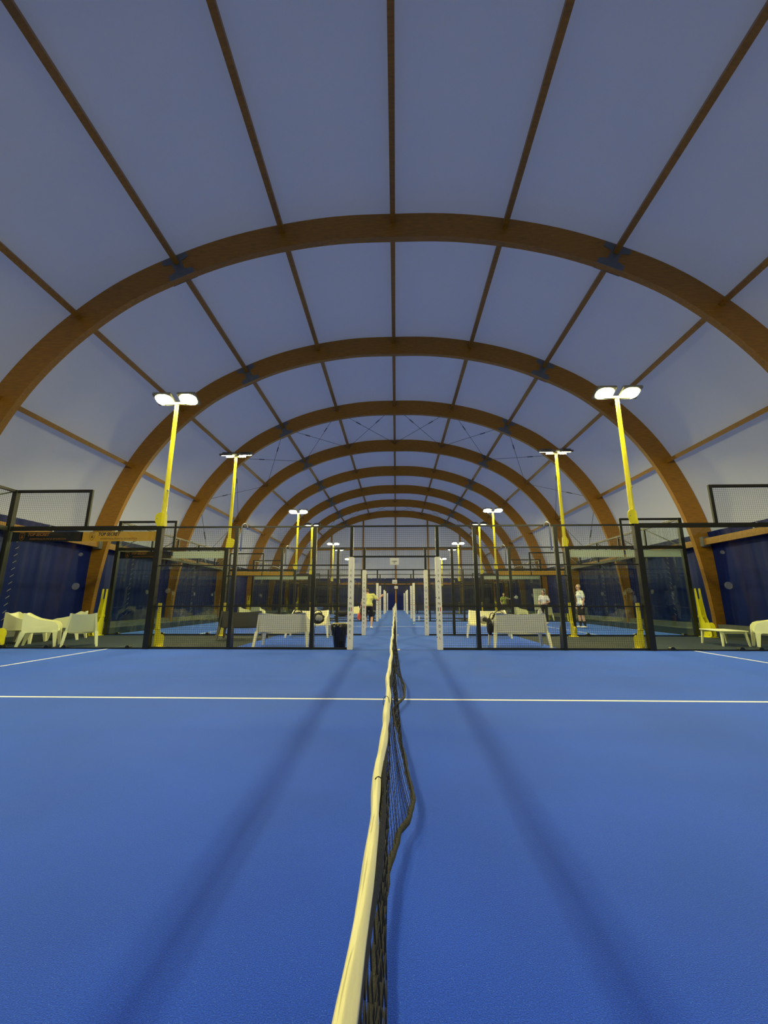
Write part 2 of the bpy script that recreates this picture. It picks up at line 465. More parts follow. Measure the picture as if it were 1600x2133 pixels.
# ------------------------------------------------------------------ side walls: blue curtains, rails, kerbs
for sd, nm in ((-1, 'wall_left'), (1, 'wall_right')):
    w = tag(empty(nm), 'blue side curtains under the roof along the %s of the hall' % ('left' if sd < 0 else 'right'), kind='structure')
    for bi in range(len(ARCH_Y)-1):
        ya, yb = ARCH_Y[bi]+ARCH_W, ARCH_Y[bi+1]
        n = 60; vs = []; zt = 3.98
        for j in range(n+1):
            t = j/n; y = ya-.1+(yb-ya+.2)*t
            for z in (.20, 1.2, 2.2, 3.2, zt):
                dx = .05*math.sin(t*46+bi)*(.5+.5*math.sin(z+bi*2+t*5)) + .02*math.sin(t*113)
                xo = 13.30 - (.0 if z < 3 else .12*(z-3)) + dx*.6
                vs.append((sd*xo, y, z))
        fs = [(j*5+k, j*5+k+1, (j+1)*5+k+1, (j+1)*5+k) for j in range(n) for k in range(4)]
        MB().add(vs, fs).build('curtain', M['curtain'], w, smooth='full')
        if bi >= 2:
            # eyelet lacing up the curtain joint
            mb = MB(); yj = ya+(yb-ya)*.42
            for k in range(13):
                z = .5+k*.24; mb.bar((sd*13.18, yj-.06, z), (sd*13.18, yj+.06, z+.09), .014, .014)
            tag(mb.build('lacing', M['greyfab'], w), kind='stuff')
            for yq in (ya+1.2, yb-2.4):
                MB().bar((sd*13.02, yq, 3.72), (sd*13.08, yq-.12, 3.92), .05, .05).build('clip', M['galv'], w)
        MB().box(min(sd*12.86, sd*13.02), max(sd*12.86, sd*13.02), ya, yb, 3.42, 3.68).build('rail', M['wood'], w)
        for y in (ya+.001, yb-.181):
            MB().bbox(min(sd*12.80, sd*13.08), max(sd*12.80, sd*13.08), y, y+.18, 3.36, 3.76, .012).build('rail_bracket', M['galv'], w)
    MB().box(min(sd*12.62, sd*14.3), max(sd*12.62, sd*14.3), Y_FRONT, Y_BACK, -.012, -.003).build('footing', M['kerb'], w)
    for bi in range(len(ARCH_Y)-1):
        ya, yb = ARCH_Y[bi]+ARCH_W, ARCH_Y[bi+1]
        MB().box(min(sd*12.95, sd*13.5), max(sd*12.95, sd*13.5), ya+.01, yb-.01, -.003, .22).build('kerb', M['kerb'], w)

# ------------------------------------------------------------------ gable walls
def half_at(z):
    for a, b in zip(HALF, HALF[1:]):
        if b.y <= z <= a.y: return a.x + (b.x-a.x)*((a.y-z)/(a.y-b.y) if a.y != b.y else 0)
    return 13.7
def gable(nm, y, inn, lab):
    w = tag(empty(nm), lab, kind='structure')
    cols = [-13.2, -8.9, -4.48, 0, 4.48, 8.9, 13.2]
    for x0, x1 in zip(cols, cols[1:]):
        n = 8; top = []
        for i in range(n+1):
            x = x0+(x1-x0)*i/n
            z = next((a.y+(b.y-a.y)*((abs(x)-a.x)/(b.x-a.x)) for a, b in zip(HALF, HALF[1:]) if a.x <= abs(x) <= b.x), 4.3)
            top.append((x, max(z-.3, 4.4)))
        vs = [(x, y, 4.2) for x, _ in top] + [(x, y, z) for x, z in top]
        MB().add(vs, [(i, i+1, n+1+i+1, n+1+i) for i in range(n)]).build('membrane_panel', M['membrane'], w)
    for x in cols[1:-1]:
        z = next(a.y+(b.y-a.y)*((abs(x)-a.x)/(b.x-a.x)) for a, b in zip(HALF, HALF[1:]) if a.x <= abs(x) <= b.x) - .9
        MB().box(x-.1, x+.1, min(y-inn*.06, y-inn*.30), max(y-inn*.06, y-inn*.30), -.011, z+.25).build('column', M['wood'], w)
    hx = half_at(8.2)-.5
    MB().box(-hx, hx, min(y-inn*.02, y-inn*.055), max(y-inn*.02, y-inn*.055), 8.08, 8.32).build('beam', M['wood'], w)
    MB().box(-12.8, 12.8, min(y-inn*.31, y-inn*.40), max(y-inn*.31, y-inn*.40), 3.38, 3.62).build('rail', M['wood'], w)
    for x0, x1 in zip(cols, cols[1:]):
        n = 44; vs = []
        for j in range(n+1):
            t = j/n; x = x0+(x1-x0)*t
            for z in (.02, 1.4, 2.8, 4.26): vs.append((x, y-inn*(.02+.018*math.sin(t*60+x0)+.012*math.sin(t*17)), z))
        MB().add(vs, [(j*4+k, j*4+k+1, (j+1)*4+k+1, (j+1)*4+k) for j in range(n) for k in range(3)]).build('curtain', M['curtain'], w, smooth='full')
    return w
gable('wall_back', Y_BACK+.5, 1, 'far gable wall of grey fabric above blue curtain with timber posts')
gable('wall_front', Y_FRONT-.4, -1, 'near gable wall of fabric and blue curtain behind the camera')

# ------------------------------------------------------------------ court side fence (built once, then copied)
def wires(x0, x1, z0, z1, y=0, step=.05, t=.0031, plane='XZ'):
    mb = MB(); h = t/2
    def rod(a, b):
        (x, z), (x2, z2) = a, b
        if x == x2: v = [(x-h,y-h,z),(x+h,y-h,z),(x+h,y+h,z),(x-h,y+h,z),(x-h,y-h,z2),(x+h,y-h,z2),(x+h,y+h,z2),(x-h,y+h,z2)]
        else: v = [(x,y-h,z-h),(x,y+h,z-h),(x,y+h,z+h),(x,y-h,z+h),(x2,y-h,z-h),(x2,y+h,z-h),(x2,y+h,z+h),(x2,y-h,z+h)]
        mb.add(v, [(0,1,5,4),(1,2,6,5),(2,3,7,6),(3,0,4,7)])
    n = int(round((x1-x0)/step)); m_ = int(round((z1-z0)/step))
    for i in range(1, n): rod((x0+(x1-x0)*i/n, z0), (x0+(x1-x0)*i/n, z1))
    for j in range(1, m_): rod((x0, z0+(z1-z0)*j/m_), (x1, z0+(z1-z0)*j/m_))
    if plane == 'YZ': mb.v = [(b, a, c) for a, b, c in mb.v]
    return mb

def side_fence(loc, label):
    f = empty('court_fence', loc, 0, label, 'fence', 'side fences of the padel courts')
    S = M['steel']
    for sx in (-1, 1):
        X = lambda a, b: (min(sx*a, sx*b), max(sx*a, sx*b))
        for x in (2, 4):
            mb = MB().bbox(*X(x-.045, x+.045), -.04, .04, 0, 3.0, .006)
            mb.build('post', S, f)
            MB().prism([(.04,0),(.20,0),(.17,.45),(.04,.62)], sx*x-.035, sx*x+.035, 'YZ').build('gusset', S, f)
        MB().bbox(*X(1.03, 1.11), -.04, .04, 2.2, 3.0, .006).build('post', S, f)
        MB().bbox(*X(5.93, 6.07), -.07, .07, 0, 3.0, .008).build('post', S, f)
        MB().bbox(*X(9.95, 10.07), -.06, .06, 0, 4.0, .008).build('post', S, f)
        MB().bbox(*X(7.93, 8.01), -.03, .03, 3.0, 4.0, .006).build('post', S, f)
        for z in (1.0, 2.0):
            for a, b in ((1.14, 1.955), (2.045, 3.955), (4.045, 5.93)):
                MB().box(*X(a, b), -.016, .016, z-.016, z+.016).build('mid_rail', S, f)
        for a, b in ((1.14, 1.955), (2.045, 3.955), (4.045, 5.93)):
            MB().box(*X(a, b), -.018, .018, .004, .05).build('bottom_rail', S, f)
            tag(wires(*X(a, b), .05, 2.96).build('wire_mesh', M['wire'], f), kind='stuff')
        MB().box(*X(6.07, 9.95), -.03, .03, 2.91, 3.02).build('top_rail', S, f)
        MB().box(*X(6.07, 9.95), -.02, .02, .002, .03).build('bottom_rail', S, f)
        MB().box(*X(8.01, 9.95), -.03, .03, 3.93, 4.0).build('top_rail', S, f)
        tag(wires(*X(8.01, 9.95), 3.02, 3.93).build('wire_mesh', M['wire'], f), kind='stuff')
        for a, b in ((6.08, 7.992), (8.004, 9.945)):
            MB().box(*X(a, b), -.006, .006, .032, 2.905).build('glass_pane', M['glass'], f)
        mb = MB().disc((sx*7.998, 0, 1.49), .085, .034, 'Y', 20)
        mb.build('glass_clamp', M['clamp'], f, smooth=True)
        mb = MB().disc((sx*7.998, 0, 2.29), .045, .034, 'Y', 16)
        mb.build('glass_clamp', M['clamp'], f, smooth=True)
        for x in (6.45, 8.02, 8.45, 9.6):
            mb = MB().prism([(sx*x+.065*math.cos(R(a)), .005+.065*max(0, math.sin(R(a)))*1.25) for a in range(0, 181, 20)], -.05, .05)
            mb.build('foot_clamp', S, f)
        xc = sx*3.87
        pts = [(xc, -.05, 2.35), (xc, -.05, 2.98)] + [(xc-sx*.07*(1-math.cos(R(a))), -.05, 2.98+.07*math.sin(R(a))) for a in range(20, 181, 20)] + [(xc-sx*.14, -.05, 2.90)]
        MB().tube(pts, .017, 8).build('conduit', M['galv'], f, smooth='full')
    MB().box(-5.93, 5.93, -.022, .022, 2.96, 3.0).build('top_rail', S, f)
    MB().box(-1.03, 1.03, -.022, .022, 2.19, 2.23).build('door_header', S, f)
    tag(wires(-1.03, 1.03, 2.23, 2.96).build('wire_mesh', M['wire'], f), kind='stuff')
    for sx in (-1, 1):
        X = lambda a, b: (min(sx*a, sx*b), max(sx*a, sx*b))
    return f
def clamp_mat():
    m = bpy.data.materials.new('clear_clamp'); m.use_nodes = True
    nt = m.node_tree; b = nt.nodes['Principled BSDF']
    nz = nt.nodes.new('ShaderNodeTexNoise'); nz.inputs['Scale'].default_value = 12
    mr = nt.nodes.new('ShaderNodeMapRange'); mr.inputs[3].default_value = .15; mr.inputs[4].default_value = .4
    nt.links.new(nz.outputs['Fac'], mr.inputs[0]); nt.links.new(mr.outputs[0], b.inputs['Roughness'])
    b.inputs['Base Color'].default_value = (.5, .5, .46, 1); b.inputs['Alpha'].default_value = .14
    return m
M['clamp'] = clamp_mat()
cn = ['nearest', 'second', 'third', 'farthest']
f0 = side_fence((0, 10, 0), 'black mesh and glass fence facing the camera behind the nearest court')
for k in range(4):
    for far in (0, 1):
        if k == 0 and far == 1: continue
        lab = 'black mesh and glass fence on the %s side of the %s court' % ('far' if far else 'near', cn[k])
        clone(f0, (0, COURT_Y[k]+10*far, 0), label=lab)

# end fences (x = +-10)
def end_fence(loc, label):
    f = empty('end_fence', loc, 0, label, 'fence', 'end walls of the padel courts')
    S = M['steel']
    MB().box(-.03, .03, .07, 9.93, 2.91, 3.02).build('top_rail', S, f)
    MB().box(-.03, .03, .07, 9.93, 3.93, 4.0).build('top_rail', S, f)
    MB().box(-.02, .02, .07, 9.93, .002, .03).build('bottom_rail', S, f)
    for i in range(5):
        y0, y1 = .075+1.97*i, .075+1.97*(i+1)-.008
        MB().box(-.006, .006, y0, y1, .032, 2.905).build('glass_pane', M['glass'], f)
        tag(wires(y0+.03, y1-.03, 3.02, 3.93, plane='YZ').build('wire_mesh', M['wire'], f), kind='stuff')
        MB().bar((0, y0+.05, 3.03), (0, y1-.05, 3.92), .03, .03).build('brace', S, f)
        if i:
            MB().box(-.03, .03, y0-.034, y0+.026, 3.02, 3.93).build('post', S, f)
            mb = MB().disc((0, y0-.004, 1.49), .085, .034, 'X', 20)
            mb.build('glass_clamp', M['clamp'], f, smooth=True)
    return f
e0 = end_fence((-10.01, 0, 0), 'glass end wall with mesh top on the left of the nearest court')
for k in range(4):
    for sd in (-1, 1):
        if k == 0 and sd < 0: continue
        clone(e0, (sd*10.01, COURT_Y[k], 0), label='glass end wall with mesh top on the %s of the %s court' % ('left' if sd < 0 else 'right', cn[k]))

# ------------------------------------------------------------------ padded door posts with lettering
def door_pad(loc, label):
    p = MB().bbox(-.068, .068, -.075, .075, .001, 2.195, .022).build('post_pad', M['pad'], None, smooth=True, loc=loc)
    tag(p, label, 'post pad', 'white padded door posts')
    z = 1.86
    for ch in 'ITALIAN*PADEL':
        if ch == '*':
            MB().box(-.034, -.014, -.078, -.074, z-.045, z+.045).build('flag_stripe', M['green'], p)
            MB().box(.014, .034, -.078, -.074, z-.045, z+.045).build('flag_stripe', M['red'], p)
        else:
            ob('lettering', LET[ch], p, (0, -.076, z))
        z -= .132
    for zz in (1.75, 1.22, .70, .30):
        MB().tube([(-.068, -.03, zz), (-.075, -.05, zz-.012), (-.06, -.077, zz-.004)], .006, 6).build('tie', M['blackfab'], p)
    return p
LET = {c: text_mesh(c, .086, M['ink']) for c in 'ITALNPDE'}
pads = []
for k in range(4):
    for far in (0, 1):
        if k == 0 and far == 0: continue
        for sd in (-1, 1):
            lab = 'white padded door post, %s, at the %s opening of the %s court' % ('left' if sd < 0 else 'right', 'far' if far else 'near', cn[k])
            loc = (sd*1.07, COURT_Y[k]+10*far, 0)
            if not pads: pads.append(door_pad(loc, lab))
            else: pads.append(clone(pads[0], loc, label=lab))

# small signs hung over the openings
def sign(loc, w, h, label, lines):
    s = MB().bbox(-w/2, w/2, -.006, .006, -h/2, h/2, .004).build('hanging_sign', M['pad'], None, loc=loc)
    tag(s, label, 'sign', 'white signs hung over the court openings')
    for t, sz, dz in lines: ob('lettering', text_mesh(t, sz, M['ink'], bold=.001), s, (0, -.0075, dz))
    for x in (-w*.4, w*.4): MB().tube([(x, 0, h/2), (x, 0, 2.19-loc[2])], .003, 5).build('tie', M['blackfab'], s)
    return s
sign((-.0, 10-.045, 2.085), .22, .17, 'rectangular white sign over the far opening of the nearest court', [('CAMPO', .036, .0), ('N.1', .03, -.038)])
sign((-.01, PITCH-.045, 1.79), .165, .135, 'square white sign over the near opening of the second court', [('CAMPO', .028, -.02)])
sign((.04, PITCH+10-.045, 1.94), .20, .15, 'white sign over the far opening of the second court', [('CAMPO', .034, 0)])

# ------------------------------------------------------------------ banners on the fence glass
def banner(loc, w, h, m, label):
    b = MB().bbox(-w/2, w/2, -.004, .004, -h/2, h/2, .003).build('banner', M[m], None, loc=loc)
    return tag(b, label, 'banner', 'banners along the top of the fence glass')
def secret(b, ink, ink2, w):
    ob('lettering', text_mesh('TOP SECRET', .118, M[ink], shear=.18, bold=.0035, align='LEFT', sx=.86), b, (-w*.28, -.0065, .055))
    ob('lettering', text_mesh('INVESTIGAZIONI & SICUREZZA', .062, M[ink2], shear=.18, align='LEFT', sx=1.12), b, (-w*.245, -.0065, -.062))
    sh = [(-.07,.075),(-.03,.088),(0,.078),(.03,.088),(.07,.075),(.066,0),(.045,-.06),(0,-.105),(-.045,-.06),(-.066,0)]
    cx = -w*.355
    ring = MB()
    for i in range(len(sh)):
        a, c = sh[i], sh[(i+1) % len(sh)]
        ring.bar((cx+a[0], -.0055, a[1]), (cx+c[0], -.0055, c[1]), .003, .009, up=(0,0,1))
    ring.box(cx-.07, cx+.07, -.007, -.004, .10, .112)
    ring.disc((cx, -.0055, -.015), .03, .003, 'Y', 10)
    ring.bar((cx-.03, -.0055, .04), (cx+.03, -.0055, .04), .003, .014)
    ring.build('emblem', M[ink2], b)
b = banner((-7.08, 10.02, 2.755), 2.0, .25, 'orange', 'orange banner with black lettering on the nearest court fence, left side'); secret(b, 'ink', 'brownink', 2.0)
b = banner((-8.98, 10.02, 2.755), 1.88, .25, 'darkbanner', 'dark banner with brown lettering at the left corner of the nearest court fence'); secret(b, 'orangeink', 'orangeink', 1.88)
b = banner((-8.98, PITCH+.02, 2.755), 1.88, .25, 'darkbanner', 'dark banner with reddish lettering at the left corner of the second court'); secret(b, 'orangeink', 'orangeink', 1.88)
banner((-7.05, PITCH+.02, 2.755), 1.86, .25, 'whitebanner', 'plain white banner on the near fence of the second court, left of the opening')
banner((7.05, PITCH+.02, 2.755), 1.86, .25, 'whitebanner', 'plain white banner on the second court near fence, right, inner pane')
banner((8.98, PITCH+.02, 2.755), 1.88, .25, 'whitebanner', 'plain white banner at the right corner of the second court near fence')
for k, far, ys in ((1, 1, 'far fence of the second court'), (2, 0, 'near fence of the third court')):
    for sd in (-1, 1):
        for q, x in enumerate((7.05, 8.98)):
            mname = 'whitebanner' if k == 2 else 'orange'
            banner((sd*x, COURT_Y[k]+10*far+.02, 2.755), 1.86, .25, mname, 'small looking %s banner on the %s, %s %s pane' % ('white' if k == 2 else 'orange', ys, 'left' if sd < 0 else 'right', 'inner' if q == 0 else 'corner'))

# ------------------------------------------------------------------ floodlight poles
def flood_pole(loc, rz, label):
    """lamps look along local -Y (into the court) and down"""
    p = empty('floodlight_pole', loc, rz, label, 'floodlight', 'yellow floodlight poles on the fences')
    Y = M['yellow']
    mb = MB().bar((0,0,0), (0,0,.34), .15, .15, w2=.12, h2=.12)
    mb.build('socket', Y, p)
    mb = MB(); poly = [(.0,.0),(.10,.0)] + [(.075+.095*math.cos(R(a)), .20+.15*math.sin(R(a))) for a in range(-50, 91, 20)] + [(.0,.36)]
    mb.prism([(-a, b_) for a, b_ in poly], -.085, -.065, 'XZ')
    hp = mb.build('hinge_plate', Y, p)
    MB().disc((-.11, -.09, .2), .014, .02, 'Y', 8).build('bolt', M['galv'], hp)
    MB().tube([(0,0,.30), (0,0,3.42)], [.062, .050], 8).build('pole', Y, p)
    MB().disc((.055, -.045, .95), .018, .05, 'Y', 10).build('cable_clip', M['galv'], p)
    MB().bar((-.36,0,3.45), (.36,0,3.45), .05, .06).build('crossbar', M['housing'], p)
    for x in (-.335, .335):
        h = MB().bbox(-.255, .255, -.205, .205, .004, .085, .03)
        for k in range(6): h.box(-.18+.065*k, -.168+.065*k, -.13, .13, .085, .125)
        ho = h.build('lamp_head', M['housing'], p, smooth=True, loc=(x, -.06, 3.53), rot=(R(-22), 0, 0))
        n = 24
        le = MB().add([(.225*math.copysign(abs(math.cos(t))**.75, math.cos(t)), .178*math.copysign(abs(math.sin(t))**.75, math.sin(t)), .0) for t in [2*math.pi*i/n for i in range(n)]], [tuple(range(n-1,-1,-1))])
        le.build('lens', M['lens'], ho)
    return p
poles = []
for k in range(4):
    for far in (0, 1):
        for sd in (-1, 1):
            loc = (sd*5.97, COURT_Y[k]+10*far, 3.0); rz = 0 if far else math.pi
            lab = 'yellow twin floodlight pole, %s, on the %s side of the %s court' % ('left' if sd < 0 else 'right', 'far' if far else 'near', cn[k])
            if not poles: poles.append(flood_pole(loc, rz, lab))
            else: poles.append(clone(poles[0], loc, rz, lab))

# yellow braces at the feet of the posts
def brace(loc, rz, h, label):
    """local +Y points away from the court"""
    p = empty('yellow_brace', loc, rz, label, 'brace', 'yellow steel braces at the feet of the fence posts')
    s = h/1.55
    poly = [(0,0),(.40*s,0),(.47*s,.05*s)] + [(.33*s+.155*s*math.cos(R(a)), .30*s+.155*s*math.sin(R(a))) for a in range(-30, 121, 25)] + [(.17*s,.62*s),(.11*s,1.1*s),(.085*s,1.55*s),(0,1.55*s)]
    gp = .075 if h > 1.2 else .032
    for x in (-gp, gp-.012):
        po = MB().prism(poly, x, x+.012, 'YZ').build('side_plate', M['yellow'], p)
        for b_ in ((.08,.06),(.36,.06)): MB().disc((x+.006, b_[0]*s, b_[1]*s), .016, .03, 'X', 8).build('bolt', M['galv'], po)
    MB().box(-gp+.012, gp-.012, .0, .012, .1*s, 1.2*s).build('back_plate', M['yellow'], p)
    MB().bbox(-gp-.07, gp+.09, .0, .44*s, -.008, .012, .004).build('foot_plate', M['yellow'], p)
    MB().bbox(-gp-.02, gp+.02, -.0, .09, .60*s, .68*s, .006).build('clamp', M['yellow'], p)
    return p
b_big = b_small = None
for k in range(4):
    for far in (0, 1):
        if k == 0 and not far: continue
        for sd in (-1, 1):
            for big in (1, 0):
                x = 10.16 if big else 5.86
                yy = COURT_Y[k]+10*far+(.09 if far else -.09); rz = 0 if far else math.pi
                if not big: x, yy = 5.87, COURT_Y[k]+10*far+(.10 if far else -.10)
                lab = '%s yellow brace at the %s %s on the %s side of the %s court' % ('tall' if big else 'short', 'left' if sd < 0 else 'right', 'corner' if big else 'light pole', 'far' if far else 'near', cn[k])
                src = b_big if big else b_small
                if src is None:
                    o = brace((sd*x, yy, 0), rz, 1.55 if big else 1.08, lab)
                    if big: b_big = o
                    else: b_small = o
                else: clone(src, (sd*x, yy, 0), rz, lab)

# ------------------------------------------------------------------ nets
def lerp_tab(tab, y):
    for (a, va), (b_, vb) in zip(tab, tab[1:]):
        if a <= y <= b_:
            t = (y-a)/(b_-a); t = t*t*(3-2*t); return va+(vb-va)*t
    return tab[-1][1] if y > tab[-1][0] else tab[0][1]
ROPE = [(0,-.02),(1.23,-.028),(1.53,-.03),(1.78,-.007),(2.04,.037),(2.26,.10),(2.455,.125),(2.9,.095),(3.49,.062),(3.89,.026),(4.33,.010),(4.93,.125),(5.48,.140),(6.0,.10),(6.6,.03),(7.2,.02),(8,.05),(9,.02),(9.95,0)]
TOPZ = [(0,.735),(2.0,.76),(5.0,.83),(9.95,.925)]
def net(loc, label, rope, fine=True):
    n_ = empty('padel_net', loc, 0, label, 'net', 'nets across the padel courts')
    rnd = random.Random(3)
    N = 420 if fine else 60
    ys = [.06+9.82*i/(N-1) for i in range(N)]
    w1 = [rnd.uniform(-1,1) for _ in range(N)]
    for _ in range(3): w1 = [(w1[max(i-1,0)]+w1[i]+w1[min(i+1,N-1)])/3 for i in range(N)]
    w2 = [rnd.uniform(-1,1) for _ in range(N)]
    for _ in range(2): w2 = [(w2[max(i-1,0)]+w2[i]+w2[min(i+1,N-1)])/3 for i in range(N)]
    vs, fs = [], []
    prof = []
    for i, y in enumerate(ys):
        z = lerp_tab(TOPZ, y); x0 = -.003-.046*max(0, .75-y)+.0035*math.sin(y*5.1)+.0025*math.sin(y*11.3+1)+.002*w1[i]
        fl = .006*math.exp(-((y-.40)/.11)**2) + .006*math.exp(-((y-1.5)/.3)**2)      # loose flap near the camera
        a = .0082*(1-.2*math.exp(-(y/.55)**2))+.0020*w2[i]+.0010*math.sin(y*23)
        cr = .0018*math.sin(y*41+w1[i]*3)
        prof = [(-a-.0005,-.036),(-a-.0008,-.022),(-a,-.010),(-a*.72,-.001+cr),(-.35*a,.0035),(-.1*a,.0012+cr),(.25*a,.004-cr),(.65*a,.0005),(a,-.010),(a+.0004+fl*.7,-.022),(a+fl-.001,-.036),
                (a-.0035+fl,-.036),(a-.002,-.014),(0,-.004),(-a+.002,-.014),(-a+.0018,-.036)]
        vs += [(x0+px, y, z+pz) for px, pz in prof]
    P_ = len(prof)
    for i in range(N-1):
        for k in range(P_):
            k2 = (k+1) % P_; fs.append((i*P_+k, i*P_+k2, (i+1)*P_+k2, (i+1)*P_+k))
    fs += [tuple(range(P_)), tuple(range((N-1)*P_, N*P_))]
    MB().add(vs, fs).build('top_tape', M['tape'], n_, smooth='full')
    # lace loops around the tape
    if fine:
        for y in (.325, .86, 1.55):
            z = lerp_tab(TOPZ, y); pts = []
            for a in range(-30, 211, 20):
                pts.append((-.003-.046*max(0, .75-y)+.0112*math.cos(R(a)), y+.012*math.sin(R(a)), z-.012+.018*max(-1.2, math.sin(R(a)))))
            MB().tube(pts, .0012, 5).build('lace', M['net'], n_)
    # mesh
    mb = MB(); nv = 9 if fine else 4; step = .045 if fine else .12
    cols = int(9.8/step); r = .0013 if fine else .003
    def node(y, t):
        zt = lerp_tab(TOPZ, y)-.03; zr = .055
        xr = lerp_tab(rope, y) if rope else .02*math.sin(y*1.3)
        jig = .010*math.sin(y*17+t*5)*t*(1-t)*3
        bunch = .022*math.sin(t*math.pi)*(.5+.5*math.sin(y*2.1+1))
        return Vector((-.002-.046*max(0, .75-y)*(1-t)+xr*t**2.1+jig+bunch, y+.02*math.sin(y*7)*t, zt+(zr-zt)*t))
    grid = [[node(.08+step*c, t/(nv*2)) for t in range(nv*2+1)] for c in range(cols+1)]
    for c in grid: mb.tube(c, r, 4, cap=False)
    for t in range(1, nv*2+1):
        mb.tube([grid[c][t] for c in range(cols+1)], r, 4, cap=False)
    tag(mb.build('net_mesh', M['net'], n_), kind='stuff')
    k = 200 if fine else 40
    pts = []
    for i in range(k):
        y = .08+9.8*i/(k-1); q = node(y, 1.0); q.z -= .004; pts.append(q)
    MB().tube(pts, [.0145+.002*math.sin(i*2.1) for i in range(k)], 8).build('bottom_rope', M['rope'], n_, smooth='full')
    # the band of doubled net under the tape
    vs = []; fs = []
    for i in range(N):
        y = ys[i]; z = lerp_tab(TOPZ, y)
        for q, (dx, dz) in enumerate(((.003,-.03),(.009,-.06),(.007,-.10),(.004,-.10),(.001,-.06),(.0,-.03))): vs.append((-.046*max(0, .75-y)+dx+.003*w1[i]+.003*math.sin(y*9), y, z+dz+.01*w2[i]))
    for i in range(N-1):
        for q in range(6): q2 = (q+1) % 6; fs.append((i*6+q, i*6+q2, (i+1)*6+q2, (i+1)*6+q))
    MB().add(vs, fs).build('net_binding', M['rope'], n_)
    for y, s in ((.02, -1), (9.93, 1)):
        mb = MB().bbox(-.05, .05, y-.035, y+.035, 0, .975, .012)
        mb.bbox(-.09, .12, y-.06, y+.06, .0005, .014, .004)
        for x in (-.07, .09): mb.disc((x, y, .022), .012, .02, 'Z', 8)
        mb.disc((0, y-s*.05, .86), .03, .05, 'Y', 12)
        mb.build('net_post', M['pad'], n_, smooth=True)
    return n_
net((0, 0, 0), 'padel net running away from the camera with sagging white tape', ROPE, True)
nn = net((0, PITCH, 0), 'padel net on the second court seen end on', None, False)
clone(nn, (0, 2*PITCH, 0), label='padel net on the third court seen end on')
clone(nn, (0, 3*PITCH, 0), label='padel net on the farthest court seen end on')

# ------------------------------------------------------------------ resin chairs, sofas, tables
def lounge(name, W, loc, rz, label, catg, group, m):
    """front is local -Y"""
    c = empty(name, loc, rz, label, catg, group); MT = M[m]; h = W/2
    # seat
    n = 6; vs = []
    for j in range(n+1):
        y = -.34+.60*j/n
        for i in range(n+1):
            x = (-h+.03)+(W-.06)*i/n; dip = .018*math.sin(math.pi*i/n)+.01*math.sin(math.pi*j/n)
            vs += [(x, y, .415-.03*(j/n)-dip), (x, y, .375-.03*(j/n)-dip)]
    fs = []
    for j in range(n):
        for i in range(n):
            a = 2*(j*(n+1)+i); b_ = a+2; c_ = a+2*(n+1); d = c_+2
            fs += [(a, b_, d, c_), (a+1, c_+1, d+1, b_+1)]
    for j in range(n):
        for i in (0, n): a = 2*(j*(n+1)+i); c_ = a+2*(n+1); fs.append((a, a+1, c_+1, c_))
    for i in range(n):
        for j in (0, n): a = 2*(j*(n+1)+i); fs.append((a, a+1, a+3, a+2))
    MB().add(vs, fs).build('seat', MT, c, smooth=True)
    # backrest
    vs = []; nx, nz = 10, 5
    for k in range(nz+1):
        t = k/nz
        for i in range(nx+1):
            u = i/nx*2-1; hw = h+.035-.065*t
            z = .36+.48*t-(.035*(1-u*u)*t)+(.012*(1-u*u)*(1-t)); y = .25+.10*t+.03*(1-u*u)
            vs += [(u*hw, y, z), (u*hw, y+.035, z)]
    fs = []; st = 2*(nx+1)
    for k in range(nz):
        for i in range(nx):
            a = k*st+2*i; fs += [(a, a+2, a+2+st, a+st), (a+1, a+1+st, a+3+st, a+3)]
    for k in range(nz):
        for i in (0, nx): a = k*st+2*i; fs.append((a, a+st, a+st+1, a+1))
    for i in range(nx):
        for k in (0, nz): a = k*st+2*i; fs.append((a, a+1, a+3, a+2))
    MB().add(vs, fs).build('backrest', MT, c, smooth=True)
    for sx in (-1, 1):
        poly = [(.385,.84),(.34,.835),(.22,.76),(.08,.69),(-.08,.655),(-.22,.635),(-.31,.60),(-.365,.53),(-.38,.44),(-.375,.33),(-.30,.335),(-.24,.36),(.22,.36),(.30,.335),(.345,.33)]
        mb = MB().prism(poly, -.022, .022, 'YZ')
        mb.v = [(sx*(h+.03-.06*((z-.33)/.51)) + x, y, z) for x, y, z in mb.v]
        mb.build('armrest', MT, c, smooth=True)
        for y0, y1, w0, nm in ((-.325, -.365, .10, 'leg'), (.31, .40, .11, 'leg')):
            x0, x1 = sx*(h+.03), sx*(h+.075)
            mb = MB().bar((x0, y0, .37), (x1, y1, .0), .075, w0, up=(0,1,0), w2=.05, h2=.05)
            mb.build(nm, MT, c)
    return c
G_ARM = 'white resin armchairs beside the courts'; G_SOFA = 'resin two seater sofas between the courts'
lounge('resin_sofa', 1.20, (-2.83, 10.69, -.0), R(180), 'white two seater resin sofa seen from behind, left of the opening', 'sofa', G_SOFA, 'resin')
lounge('resin_sofa', 1.20, (3.12, 10.69, 0), R(178), 'white two seater resin sofa seen from behind, right of the opening', 'sofa', G_SOFA, 'resin')
lounge('resin_sofa', 1.20, (-2.82, 13.55, 0), R(2), 'white resin sofa facing the camera with bags on it, left of the opening', 'sofa', G_SOFA, 'resin')
lounge('resin_sofa', 1.20, (3.0, 13.55, 0), R(-9), 'white resin sofa facing the camera with two black bags, right of the opening', 'sofa', G_SOFA, 'resin')
lounge('resin_sofa', 1.20, (-4.68, 12.75, 0), R(187), 'dark grey resin sofa seen from behind near the left light pole', 'sofa', G_SOFA, 'greyresin')
GZ = -.012
lounge('resin_armchair', .58, (-8.20, 10.68, GZ), R(218), 'white armchair with its back to the camera, rightmost of the left corner group', 'armchair', G_ARM, 'resin')
